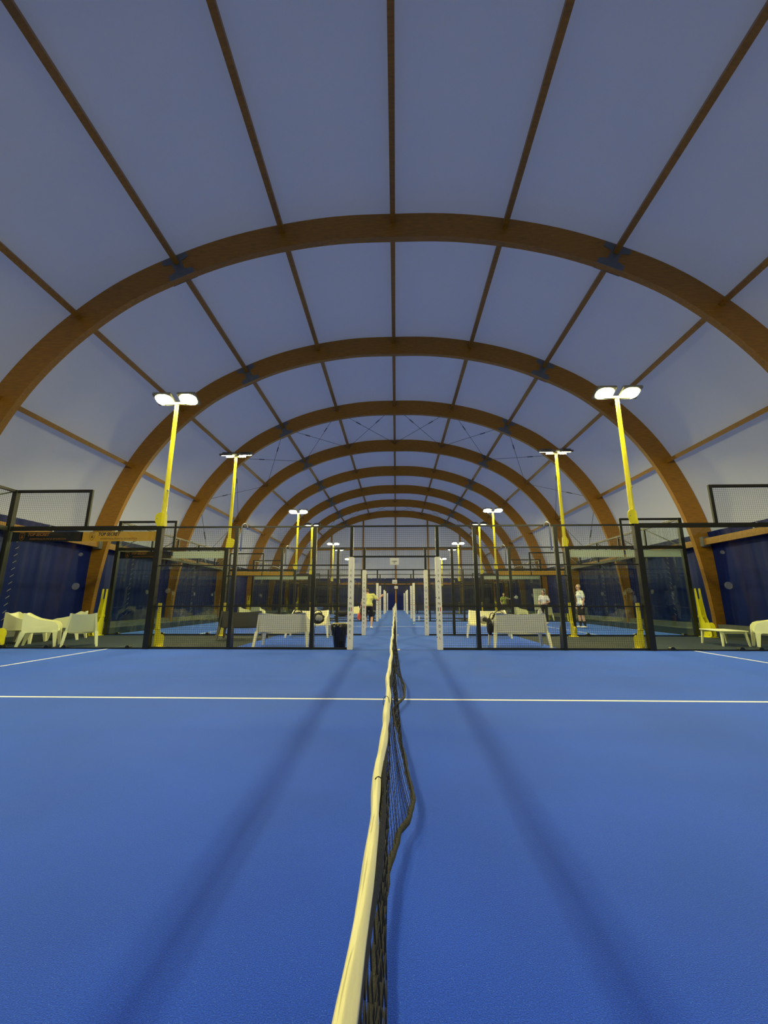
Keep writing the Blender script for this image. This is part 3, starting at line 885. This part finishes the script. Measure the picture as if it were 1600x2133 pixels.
lounge('resin_armchair', .58, (-9.24, 10.66, GZ), R(122), 'white armchair seen from its rear corner, middle of the left corner group', 'armchair', G_ARM, 'resin')
lounge('resin_armchair', .58, (-10.42, 11.45, GZ), R(104), 'white armchair farthest left behind the fence glass, facing right', 'armchair', G_ARM, 'resin')
lounge('resin_armchair', .58, (-10.1, 12.6, GZ), R(-70), 'white armchair half hidden behind the others in the left corner group', 'armchair', G_ARM, 'resin')
lounge('resin_armchair', .58, (9.44, 10.72, GZ), R(-122), 'white armchair in side view beside the low table at right', 'armchair', G_ARM, 'resin')
for i, (x, y, rz, lab) in enumerate([
    (-8.5, 25.4, 170, 'white armchair far left behind the second court, inner one'),
    (-9.7, 26.3, 120, 'white armchair far left behind the second court, outer one'),
    (-4.9, 25.2, 185, 'white armchair left of centre behind the second court'),
    (-2.6, 26.4, 10, 'white armchair facing the camera behind the second court, near the bin'),
    (9.25, 26.0, 182, 'white armchair below the pale board behind the second court'),
    (8.1, 27.2, 95, 'white armchair far right behind the second court, beside the pale board')]):
    lounge('resin_armchair', .58, (x, y, GZ if abs(x) > 4.4 else 0), R(rz), lab, 'armchair', G_ARM, 'resin')
lounge('resin_sofa', 1.2, (2.35, 40.3, 0), R(170), 'dark sofa far away behind the third court, right of the net line', 'sofa', G_SOFA, 'greyresin')

def low_table(loc, rz, label):
    t = empty('low_table', loc, rz, label, 'table', 'low white tables beside the courts')
    MB().bbox(-.33, .33, -.45, .45, .365, .39, .012).build('tabletop', M['resin'], t, smooth=True)
    for x in (-.29, .29):
        for y in (-.41, .41):
            MB().bar((x*.95, y*.95, .37), (x*1.08, y*1.06, 0), .055, .055, w2=.032, h2=.032).build('leg', M['resin'], t)
    for y in (-.38, .38): MB().box(-.27, .27, y-.012, y+.012, .32, .365).build('apron', M['resin'], t)
    return t
low_table((8.82, 11.50, GZ), R(-6), 'low white table behind the glass at the right corner')

# ------------------------------------------------------------------ bins
def bin_(loc, label, s=1.0):
    b_ = empty('waste_bin', loc, 0, label, 'bin', 'waste bins by the court openings')
    MB().tube([(0,0,0), (0,0,.02), (0,0,.50*s)], [.135*s, .145*s, .185*s], 20).build('bucket', M['blackplastic'], b_, smooth=True)
    vs = []; n = 40; rings = [(.19,.30),(.205,.38),(.222,.46),(.226,.52),(.212,.565),(.196,.575),(.185,.55),(.175,.40)]
    rr = random.Random(5)
    for j, (r, z) in enumerate(rings):
        for i in range(n):
            a = 2*math.pi*i/n; k_ = 1+.035*math.sin(i*2.3+j)*(1 if j < 6 else .2)+rr.uniform(-.02,.02)
            vs.append((r*s*k_*math.cos(a), r*s*k_*math.sin(a), (z+.012*math.sin(i*1.7+j*.7))*s))
    fs = [(j*n+i, j*n+(i+1)%n, (j+1)*n+(i+1)%n, (j+1)*n+i) for j in range(len(rings)-1) for i in range(n)]
    MB().add(vs, fs).build('bin_bag', M['blackplastic'], b_)
    pts = [(.175*s*math.cos(t), .175*s*math.sin(t), .585*s) for t in [2*math.pi*i/24 for i in range(25)]]
    MB().tube(pts, .012*s, 6).build('rim', M['rimm'], b_, smooth='full')
    return b_
M['rimm'] = mat('cream_rim', (.78, .66, .30), .5, noise=.1, scale=9)
bin_((-1.365, 10.33, 0), 'black waste bin with bag and cream rim left of the nearest opening', 1.0)
bin_((-1.42, 24.55, 0), 'black waste bin with yellow rim at the second court far opening', 1.0)

# ------------------------------------------------------------------ bags, balls and small things
def bag(name, loc, dims, m, label, rz=0, patch=None, straps=True):
    b_ = empty(name, loc, rz, label, 'bag', 'sports bags left on the sofas')
    a, d, h = dims; mb = MB().ell((0,0,h*.5), (a*.5, d*.5, h*.5), 18, 10)
    rr = random.Random(len(label))
    mb.v = [(x*(1.0+.10*math.sin(z*40+x*20)), y*(1+.1*math.sin(x*25)), max(0, z*(1+.05*math.sin(x*30+y*20)))) for x, y, z in mb.v]
    mb.build('bag_body', M[m], b_, smooth='full')
    if patch: MB().ell((a*.10, -d*.28, h*.52), (a*.30, d*.27, h*.33), 12, 8).build('panel', M[patch], b_, smooth='full')
    if straps:
        for y in (-d*.12, d*.12):
            MB().tube([(a*.3*math.cos(t), y-d*.1, h*.85+h*.35*math.sin(t)) for t in [math.pi*i/10 for i in range(11)]], .012, 6).build('strap', M['blackfab'], b_, smooth='full')
        MB().tube([(-a*.1,-d*.49,h*.3), (-a*.12,-d*.6,h*.05), (-a*.10,-d*.62,-.10)], .008, 6).build('strap', M['blackfab'], b_)
    return b_
bag('shoulder_bag', (-2.50, 13.36, .41), (.44, .24, .36), 'blackfab', 'grey and black bag on the left facing sofa', 0, 'greyfab')
bag('sports_bag', (-3.22, 13.66, .41), (.46, .28, .38), 'blackfab', 'black boxy sports bag on the left end of the facing sofa')
bag('sports_bag', (3.36, 13.55, .41), (.46, .26, .34), 'blackfab', 'black striped bag on the right facing sofa', R(-9), 'greyfab')
bag('helmet_bag', (2.86, 13.52, .41), (.34, .26, .26), 'greyfab', 'round grey and black bag on the right facing sofa, left one', R(-9), 'blackfab', False)
bag('racket_bag', (-3.3, 25.6, .25), (.95, .32, .30), 'blackfab', 'long black bag lying left of the second court far opening')
bag('blue_bag', (-2.55, 14.02, .845), (.24, .12, .13), 'bluefab', 'small blue bundle behind the left facing sofa', 0, None, False)
# bag's bench
bn = empty('low_bench', (-3.3, 25.6, 0), 0, 'low black bench under the long black bag behind the second court', 'bench')
MB().bbox(-.5, .5, -.18, .18, .21, .25, .01).build('seat', M['blackfab'], bn)
for x in (-.42, .42):
    for y in (-.13, .13): MB().box(x-.02, x+.02, y-.02, y+.02, 0, .21).build('leg', M['steel'], bn)
# racket cover hung on the arm of the right sofa
rc = empty('racket_cover', (2.40, 10.62, .30), 0, 'black racket cover hanging on the left arm of the right sofa', 'racket cover')
MB().ell((0,0,.20), (.075,.13,.22), 14, 10).build('cover', M['blackfab'], rc, smooth='full')
MB().tube([(-.0,0,.40), (.03,0,.50), (.09,0,.54), (.14,0,.50)], .012, 6).build('strap', M['blackfab'], rc, smooth='full')
MB().disc((0,-.10,.28), .03, .02, 'Y', 12).build('badge', M['greyfab'], rc)

def ball(loc, label):
    o = MB().ell((0,0,.033), (.033,.033,.033), 16, 10).build('padel_ball', M['ball'], None, smooth='full', loc=loc)
    return tag(o, label, 'ball')
ball((.93, 21.2, .0), 'lone padel ball on the second court right of the net')
tb = MB().tube([(0,0,0),(0,0,.012),(0,0,.27),(0,0,.28)], [.036,.038,.038,.034], 16).build('ball_tube', M['whitebanner'], None, smooth=True, loc=(1.42, 25.4, 0))
tag(tb, 'white ball tube standing behind the second court right of the opening', 'ball tube')
tb2 = empty('white_pouch', (2.32, 40.3, .41), 0, 'white bags on the dark sofa behind the third court', 'bag')
MB().ell((-.15,0,.16), (.16,.12,.17), 12, 8).build('pouch', M['whitefab'], tb2, smooth='full')
MB().ell((.22,0,.13), (.13,.12,.14), 12, 8).build('pouch', M['whitefab'], tb2, smooth='full')

bd = empty('display_board', (9.32, 26.9, GZ), 0, 'tall pale board standing behind the woman on the right', 'board')
MB().bbox(-.40, .40, -.03, .03, .62, 1.95, .02).build('panel', M['board'], bd, smooth=True)
for x in (-.34, .34):
    MB().box(x-.02, x+.02, -.02, .02, .0, .62).build('leg', M['galv'], bd)
    MB().box(x-.025, x+.025, -.22, .22, .0, .03).build('foot', M['galv'], bd)

ex = MB().bbox(-.012, .012, -.14, .14, -.09, .09, .006).build('exit_sign', M['exitgreen'], None, loc=(-9.965, 15.95, 3.72))
tag(ex, 'small green emergency exit sign on the second court left end wall', 'sign')
MB().box(.012, .015, -.07, -.02, -.06, .05).build('door_symbol', M['pad'], ex)
mb = MB().disc((.0135, .035, .05), .014, .003, 'X', 10).bar((.0135,.035,.035), (.0135,.045,-.01), .02, .003).bar((.0135,.045,-.01), (.0135,.075,-.055), .012, .003).bar((.0135,.045,-.01), (.0135,.015,-.06), .012, .003).bar((.0135,.035,.03), (.0135,.0,.01), .01, .003)
mb.build('running_figure', M['pad'], ex)

# ------------------------------------------------------------------ people
def hand(mb, w, d, up, side, L=.18, curl=.35, r=.0088):
    """palm and five fingers at wrist w, pointing along d; 'up' is the back of the hand, side = +-1 thumb side"""
    w, d, up = Vector(w), Vector(d).normalized(), Vector(up).normalized()
    a = d.cross(up).normalized()*side; up = a.cross(d).normalized()*side
    pe = w + d*.085
    mb.cap(w, w+d*.03, .026, .030, 8)
    for k in (-1.5,-.5,.5,1.5): mb.cap(w+d*.02+a*k*.012, pe+a*k*.019, .013, .012, 8)
    for k, l in zip((-1.5,-.5,.5,1.5), (.060,.078,.084,.074)):
        b0 = pe+a*k*.020; p1 = b0+(d*math.cos(curl)-up*math.sin(curl))*l*.5; p2 = p1+(d*math.cos(curl*2.2)-up*math.sin(curl*2.2))*l*.5
        mb.cap(b0, p1, r, r*.92, 8); mb.cap(p1, p2, r*.92, r*.8, 8)
    t0 = w+d*.025+a*.028; t1 = t0+(d*.6+a*.75-up*.2).normalized()*.042; t2 = t1+(d*.9+a*.2-up*.3).normalized()*.034
    mb.cap(t0, t1, .0125, .0105, 8); mb.cap(t1, t2, .0105, .0085, 8)

def person(loc, rz, J, label, shirt, legs, leg_len, hair, hair_style, socks=None, sex='m', s=1.0, shoe='whitefab'):
    """J: joints in a frame where the person faces -Y; leg_len 'short' or 'long'"""
    p = empty('person', loc, rz, label, 'person'); p.scale = (s, s, s)
    V = {k: Vector(v) for k, v in J.items()}
    for k, v in BASE.items(): V.setdefault(k, Vector(v))
    b = MB()
    hd = V['head']; f = V.get('face', Vector((0,-1,0))).normalized(); sd = Vector((0,0,1)).cross(f).normalized()
    q = Matrix((sd, -f, Vector((0,0,1)))).transposed().to_4x4()
    def HL(x, y, z): return hd + q @ Vector((x, y, z))
    he = MB().ell((0,0,.02), (.074,.092,.098), 20, 14).ell((0,-.018,-.045), (.055,.066,.068), 16, 10)
    he.ell((0,-.098,-.012), (.011,.018,.020), 8, 6).ell((0,-.085,-.055), (.022,.010,.008), 8, 6).ell((0,-.075,-.088), (.022,.018,.016), 8, 6)
    for x in (-.075,.075): he.ell((x,.008,-.004), (.010,.018,.030), 8, 6)
    for x in (-.03,.03): he.ell((x,-.083,.022), (.024,.012,.008), 8, 6)
    b.add([hd + q @ Vector(v) for v in he.v], he.f)
    b.cap(V['neck'], hd+Vector((0,0,-.05)), .056, .052)
    wch = .13 if sex == 'm' else .115
    b.cap(V['pelvis']+Vector((-.055,0,0)), V['pelvis']+Vector((.055,0,0)), .115, .115)
    b.cap(V['pelvis'], V['chest'], .115, wch)
    b.cap(V['chest']+Vector((-.06,0,.02)), V['chest']+Vector((.06,0,.02)), wch*.92, wch*.92)
    b.cap(V['shl'], V['shr'], .062, .062); b.cap(V['chest']+Vector((0,0,.1)), V['neck'], .09, .06)
    for e in 'lr':
        b.cap(V['sh'+e], V['el'+e], .050, .040); b.cap(V['el'+e], V['wr'+e], .040, .026)
        b.cap(V['hip'+e], V['kn'+e], .085, .056); b.cap(V['kn'+e], V['an'+e].lerp(V['kn'+e], .62), .054, .056); b.cap(V['an'+e].lerp(V['kn'+e], .62), V['an'+e], .056, .036)
        b.cap(V['an'+e], V['toe'+e], .036, .028)
        hand(b, V['wr'+e], V['hd'+e]-V['wr'+e], V.get('up'+e, Vector((1 if e == 'l' else -1, 0, 0))), -1 if e == 'l' else 1, curl=V.get('curl'+e, Vector((.35,0,0))).x)
    ob('body', remeshed(b, .0085, 'body', M['skin'], 2), p)
    # clothes
    t = MB(); g = .016
    t.cap(V['pelvis']+Vector((-.05,0,.02)), V['pelvis']+Vector((.05,0,.02)), .125+g, .125+g) if sex == 'm' else t.cap(V['pelvis']+Vector((-.045,0,.06)), V['pelvis']+Vector((.045,0,.06)), .112+g, .112+g)
    t.cap(V['pelvis']+Vector((0,0,.06)), V['chest'], .115+g, wch+g)
    t.cap(V['chest']+Vector((-.06,0,.02)), V['chest']+Vector((.06,0,.02)), wch*.92+g, wch*.92+g)
    t.cap(V['shl'], V['shr'], .062+g*.7, .062+g*.7); t.cap(V['chest']+Vector((0,0,.1)), V['neck']+Vector((0,0,-.045)), .09+g, .062+g)
    for e in 'lr': t.cap(V['sh'+e], V['sh'+e].lerp(V['el'+e], .62), .052+g, .052+g*1.4)
    ob('shirt', remeshed(t, .013, 'shirt', M[shirt], 2), p)
    l = MB()
    l.cap(V['pelvis']+Vector((-.05,0,-.01)), V['pelvis']+Vector((.05,0,-.01)), .119, .119)
    for e in 'lr':
        if leg_len == 'short': l.cap(V['hip'+e], V['hip'+e].lerp(V['kn'+e], .82), .098, .084)
        else: l.cap(V['hip'+e], V['kn'+e], .096, .068); l.cap(V['kn'+e], V['an'+e].lerp(V['kn'+e], .12), .067, .052)
    ob('shorts' if leg_len == 'short' else 'trousers', remeshed(l, .013, 'legwear', M[legs], 2), p)
    for e in 'lr':
        sh = MB().cap(V['an'+e]+Vector((0,.02,-.03)), V['toe'+e]+Vector((0,0,.018)), .050, .040); d = (V['toe'+e]-V['an'+e]); d.z = 0
        m_ = remeshed(sh, .011, 'shoe', M[shoe], 1)
        for v in m_.vertices: v.co.z = max(v.co.z, .002)
        ob('shoe', m_, p)
        if socks: ob('sock', remeshed(MB().cap(V['an'+e]+Vector((0,0,-.02)), V['an'+e].lerp(V['kn'+e], .42), .044, .060), .012, 'sock', M[socks], 1), p)
    hm = MB().ell((0,.012,.038), (.080,.094,.092), 18, 12)
    hm = MB().add([v for v in hm.v], hm.f)
    lim = -.045 if hair_style != 'bald' else .0
    hm.v = [(x, y, z) if (z > .055 or y > -.02) else (x*.72, y*.6+.02, z) for x, y, z in hm.v]
    if hair_style == 'bald': hm.v = [(x*.975, y*.97, z*.97) if y > -.01 else (x*.9, y*.8, z*.93) for x, y, z in hm.v]
    if hair_style == 'tail': hm.ell((0,.10,-.02), (.035,.035,.045)).cap((0,.12,-.04), (0,.13,-.20), .028, .012)
    ho = MB().add([hd + q @ Vector(v) for v in hm.v], hm.f)
    ob('hair', remeshed(ho, .010, 'hair', M[hair], 1), p)
    for x in (-.03, .03):
        ey = MB().ell((0,0,0), (.011,.006,.007), 8, 6); ob('eye', MB().add([HL(x, -.0885, .004)+q @ Vector(v) for v in ey.v], ey.f).mesh('eye', M['ink'], True), p)
    if hair_style == 'bald':
        gl = MB()
        for x in (-.034, .034):
            gl.tube([HL(x+.026*math.cos(a), -.104, .004+.018*math.sin(a)) for a in [2*math.pi*i/12 for i in range(13)]], .003, 5)
            gl.tube([HL(x*1.75, -.10, .008), HL(x*2.3, .0, .008)], .003, 5)
        gl.build('spectacles', M['ink'], p)
    return p
BASE = dict(pelvis=(0,.0,.95), chest=(0,0,1.27), neck=(0,.005,1.47), head=(0,-.015,1.63), shl=(.175,0,1.415), shr=(-.175,0,1.415),
            ell=(.225,.03,1.13), elr=(-.225,.03,1.13), wrl=(.235,-.05,.90), wrr=(-.235,-.05,.90), hdl=(.235,-.09,.80), hdr=(-.235,-.09,.80),
            hipl=(.088,0,.90), hipr=(-.088,0,.90), knl=(.10,-.02,.49), knr=(-.10,-.02,.49), anl=(.105,.02,.085), anr=(-.105,.02,.085), toel=(.125,-.14,.03), toer=(-.125,-.14,.03))

def racket(loc, rot, label, m):
    """handle starts at the origin, head along +Z"""
    r = empty('padel_racket', loc, 0, label, 'racket', 'padel rackets in the players hands'); r.rotation_euler = rot
    poly = [(.128*math.cos(t)*(1 if math.sin(t) > 0 else (1-.25*abs(math.sin(t)))), .31+.135*math.sin(t)) for t in [2*math.pi*i/28 for i in range(28)]]
    h = MB().prism(poly, -.019, .019, 'XZ')
    h.build('racket_head', M[m], r, smooth=True)
    hl = MB()
    for i in range(-3, 4):
        for k in range(-3, 4):
            if i*i+k*k <= 10:
                for y in (-.0195, .0195): hl.disc((i*.026, y, .315+k*.026), .006, .001, 'Y', 8)
    tag(hl.build('holes', M['ink'], r), kind='stuff')
    MB().tube([(0,0,-.02), (0,0,.13)], [.017,.015], 10).build('grip', M['blackfab'], r, smooth=True)
    for s_ in (-1, 1): MB().bar((s_*.006,0,.12), (s_*.075,0,.215), .022, .03, up=(0,1,0)).build('throat', M[m], r)
    return r

# player in pale yellow, back to the camera, right arm raised towards the net
person((-1.12, 17.5, 0), R(180), dict(chest=(-.02,-.06,1.26), neck=(.03,-.10,1.45), head=(.10,-.17,1.57), face=(.35,-.9,0), shl=(.18,-.06,1.39), shr=(-.19,-.06,1.42),
       ell=(.30,.0,1.13), wrl=(.37,-.05,.88), hdl=(.39,-.07,.78), elr=(-.36,-.10,1.20), wrr=(-.52,-.26,1.36), hdr=(-.58,-.30,1.44), upr=(0,1,.3),
       hipl=(.09,0,.90), knl=(.15,-.06,.49), anl=(.14,.06,.085), toel=(.17,-.10,.03), knr=(-.13,-.10,.50), anr=(-.11,.05,.10), toer=(-.14,-.11,.03)),
       'player in a pale yellow shirt and black shorts seen from behind near the net', 'yellowfab', 'blackfab', 'short', 'hairbrown', 'short', None, 'f', .98)
racket((-1.50, 17.58, .80), (R(180), R(12), R(60)), 'coral padel racket held low by the player in yellow', 'coral')

# man in white, in profile facing left
person((8.08, 18.25, 0), R(-90), dict(head=(0,-.04,1.62), face=(0,-1,0), neck=(0,-.01,1.46), ell=(.205,.05,1.13), wrl=(.20,-.02,.89), hdl=(.20,-.05,.79), elr=(-.205,.03,1.13), wrr=(-.18,-.08,.90), hdr=(-.17,-.12,.80),
       knl=(.10,-.01,.49), anl=(.10,.06,.085), toel=(.11,-.10,.03), knr=(-.10,-.05,.49), anr=(-.10,-.05,.085), toer=(-.12,-.21,.03)),
       'man in white shirt, black shorts and black socks standing in profile on the right', 'whitefab', 'blackfab', 'short', 'hairgrey', 'bald', 'blackfab', 'm', 1.07)
# woman in white with racket
person((7.72, 21.7, 0), R(-35), dict(face=(-.35,-1,0), ell=(.27,.02,1.14), wrl=(.10,-.20,1.05), hdl=(.02,-.25,1.03), elr=(-.25,-.02,1.13), wrr=(-.20,-.22,.99), hdr=(-.19,-.27,.92), upl=(0,-1,0), upr=(-1,0,0)),
       'woman in a white shirt and black trousers holding a racket on the right', 'whitefab', 'blackfab', 'long', 'hairdark', 'tail', None, 'f', .97)
racket((7.45, 21.55, .86), (R(150), R(30), R(20)), 'white padel racket held low by the woman on the right', 'whitebanner')
# far player reaching sideways
person((8.05, 31.0, 0), R(20), dict(ell=(.40,-.08,1.30), wrl=(.62,-.14,1.36), hdl=(.72,-.16,1.39), upl=(0,0,1), elr=(-.27,.0,1.14), wrr=(-.30,-.14,.95), hdr=(-.30,-.2,.88),
       knl=(.20,-.06,.50), anl=(.24,.05,.085), toel=(.28,-.10,.03), knr=(-.18,-.08,.50), anr=(-.22,.02,.085), toer=(-.26,-.14,.03)),
       'distant player in a yellow green shirt with one arm stretched out', 'limefab', 'blackfab', 'short', 'hairbrown', 'short', None, 'm', 1.0)
racket((8.76, 31.1, 1.40), (R(0), R(80), R(20)), 'white padel racket held out by the distant player', 'whitebanner')
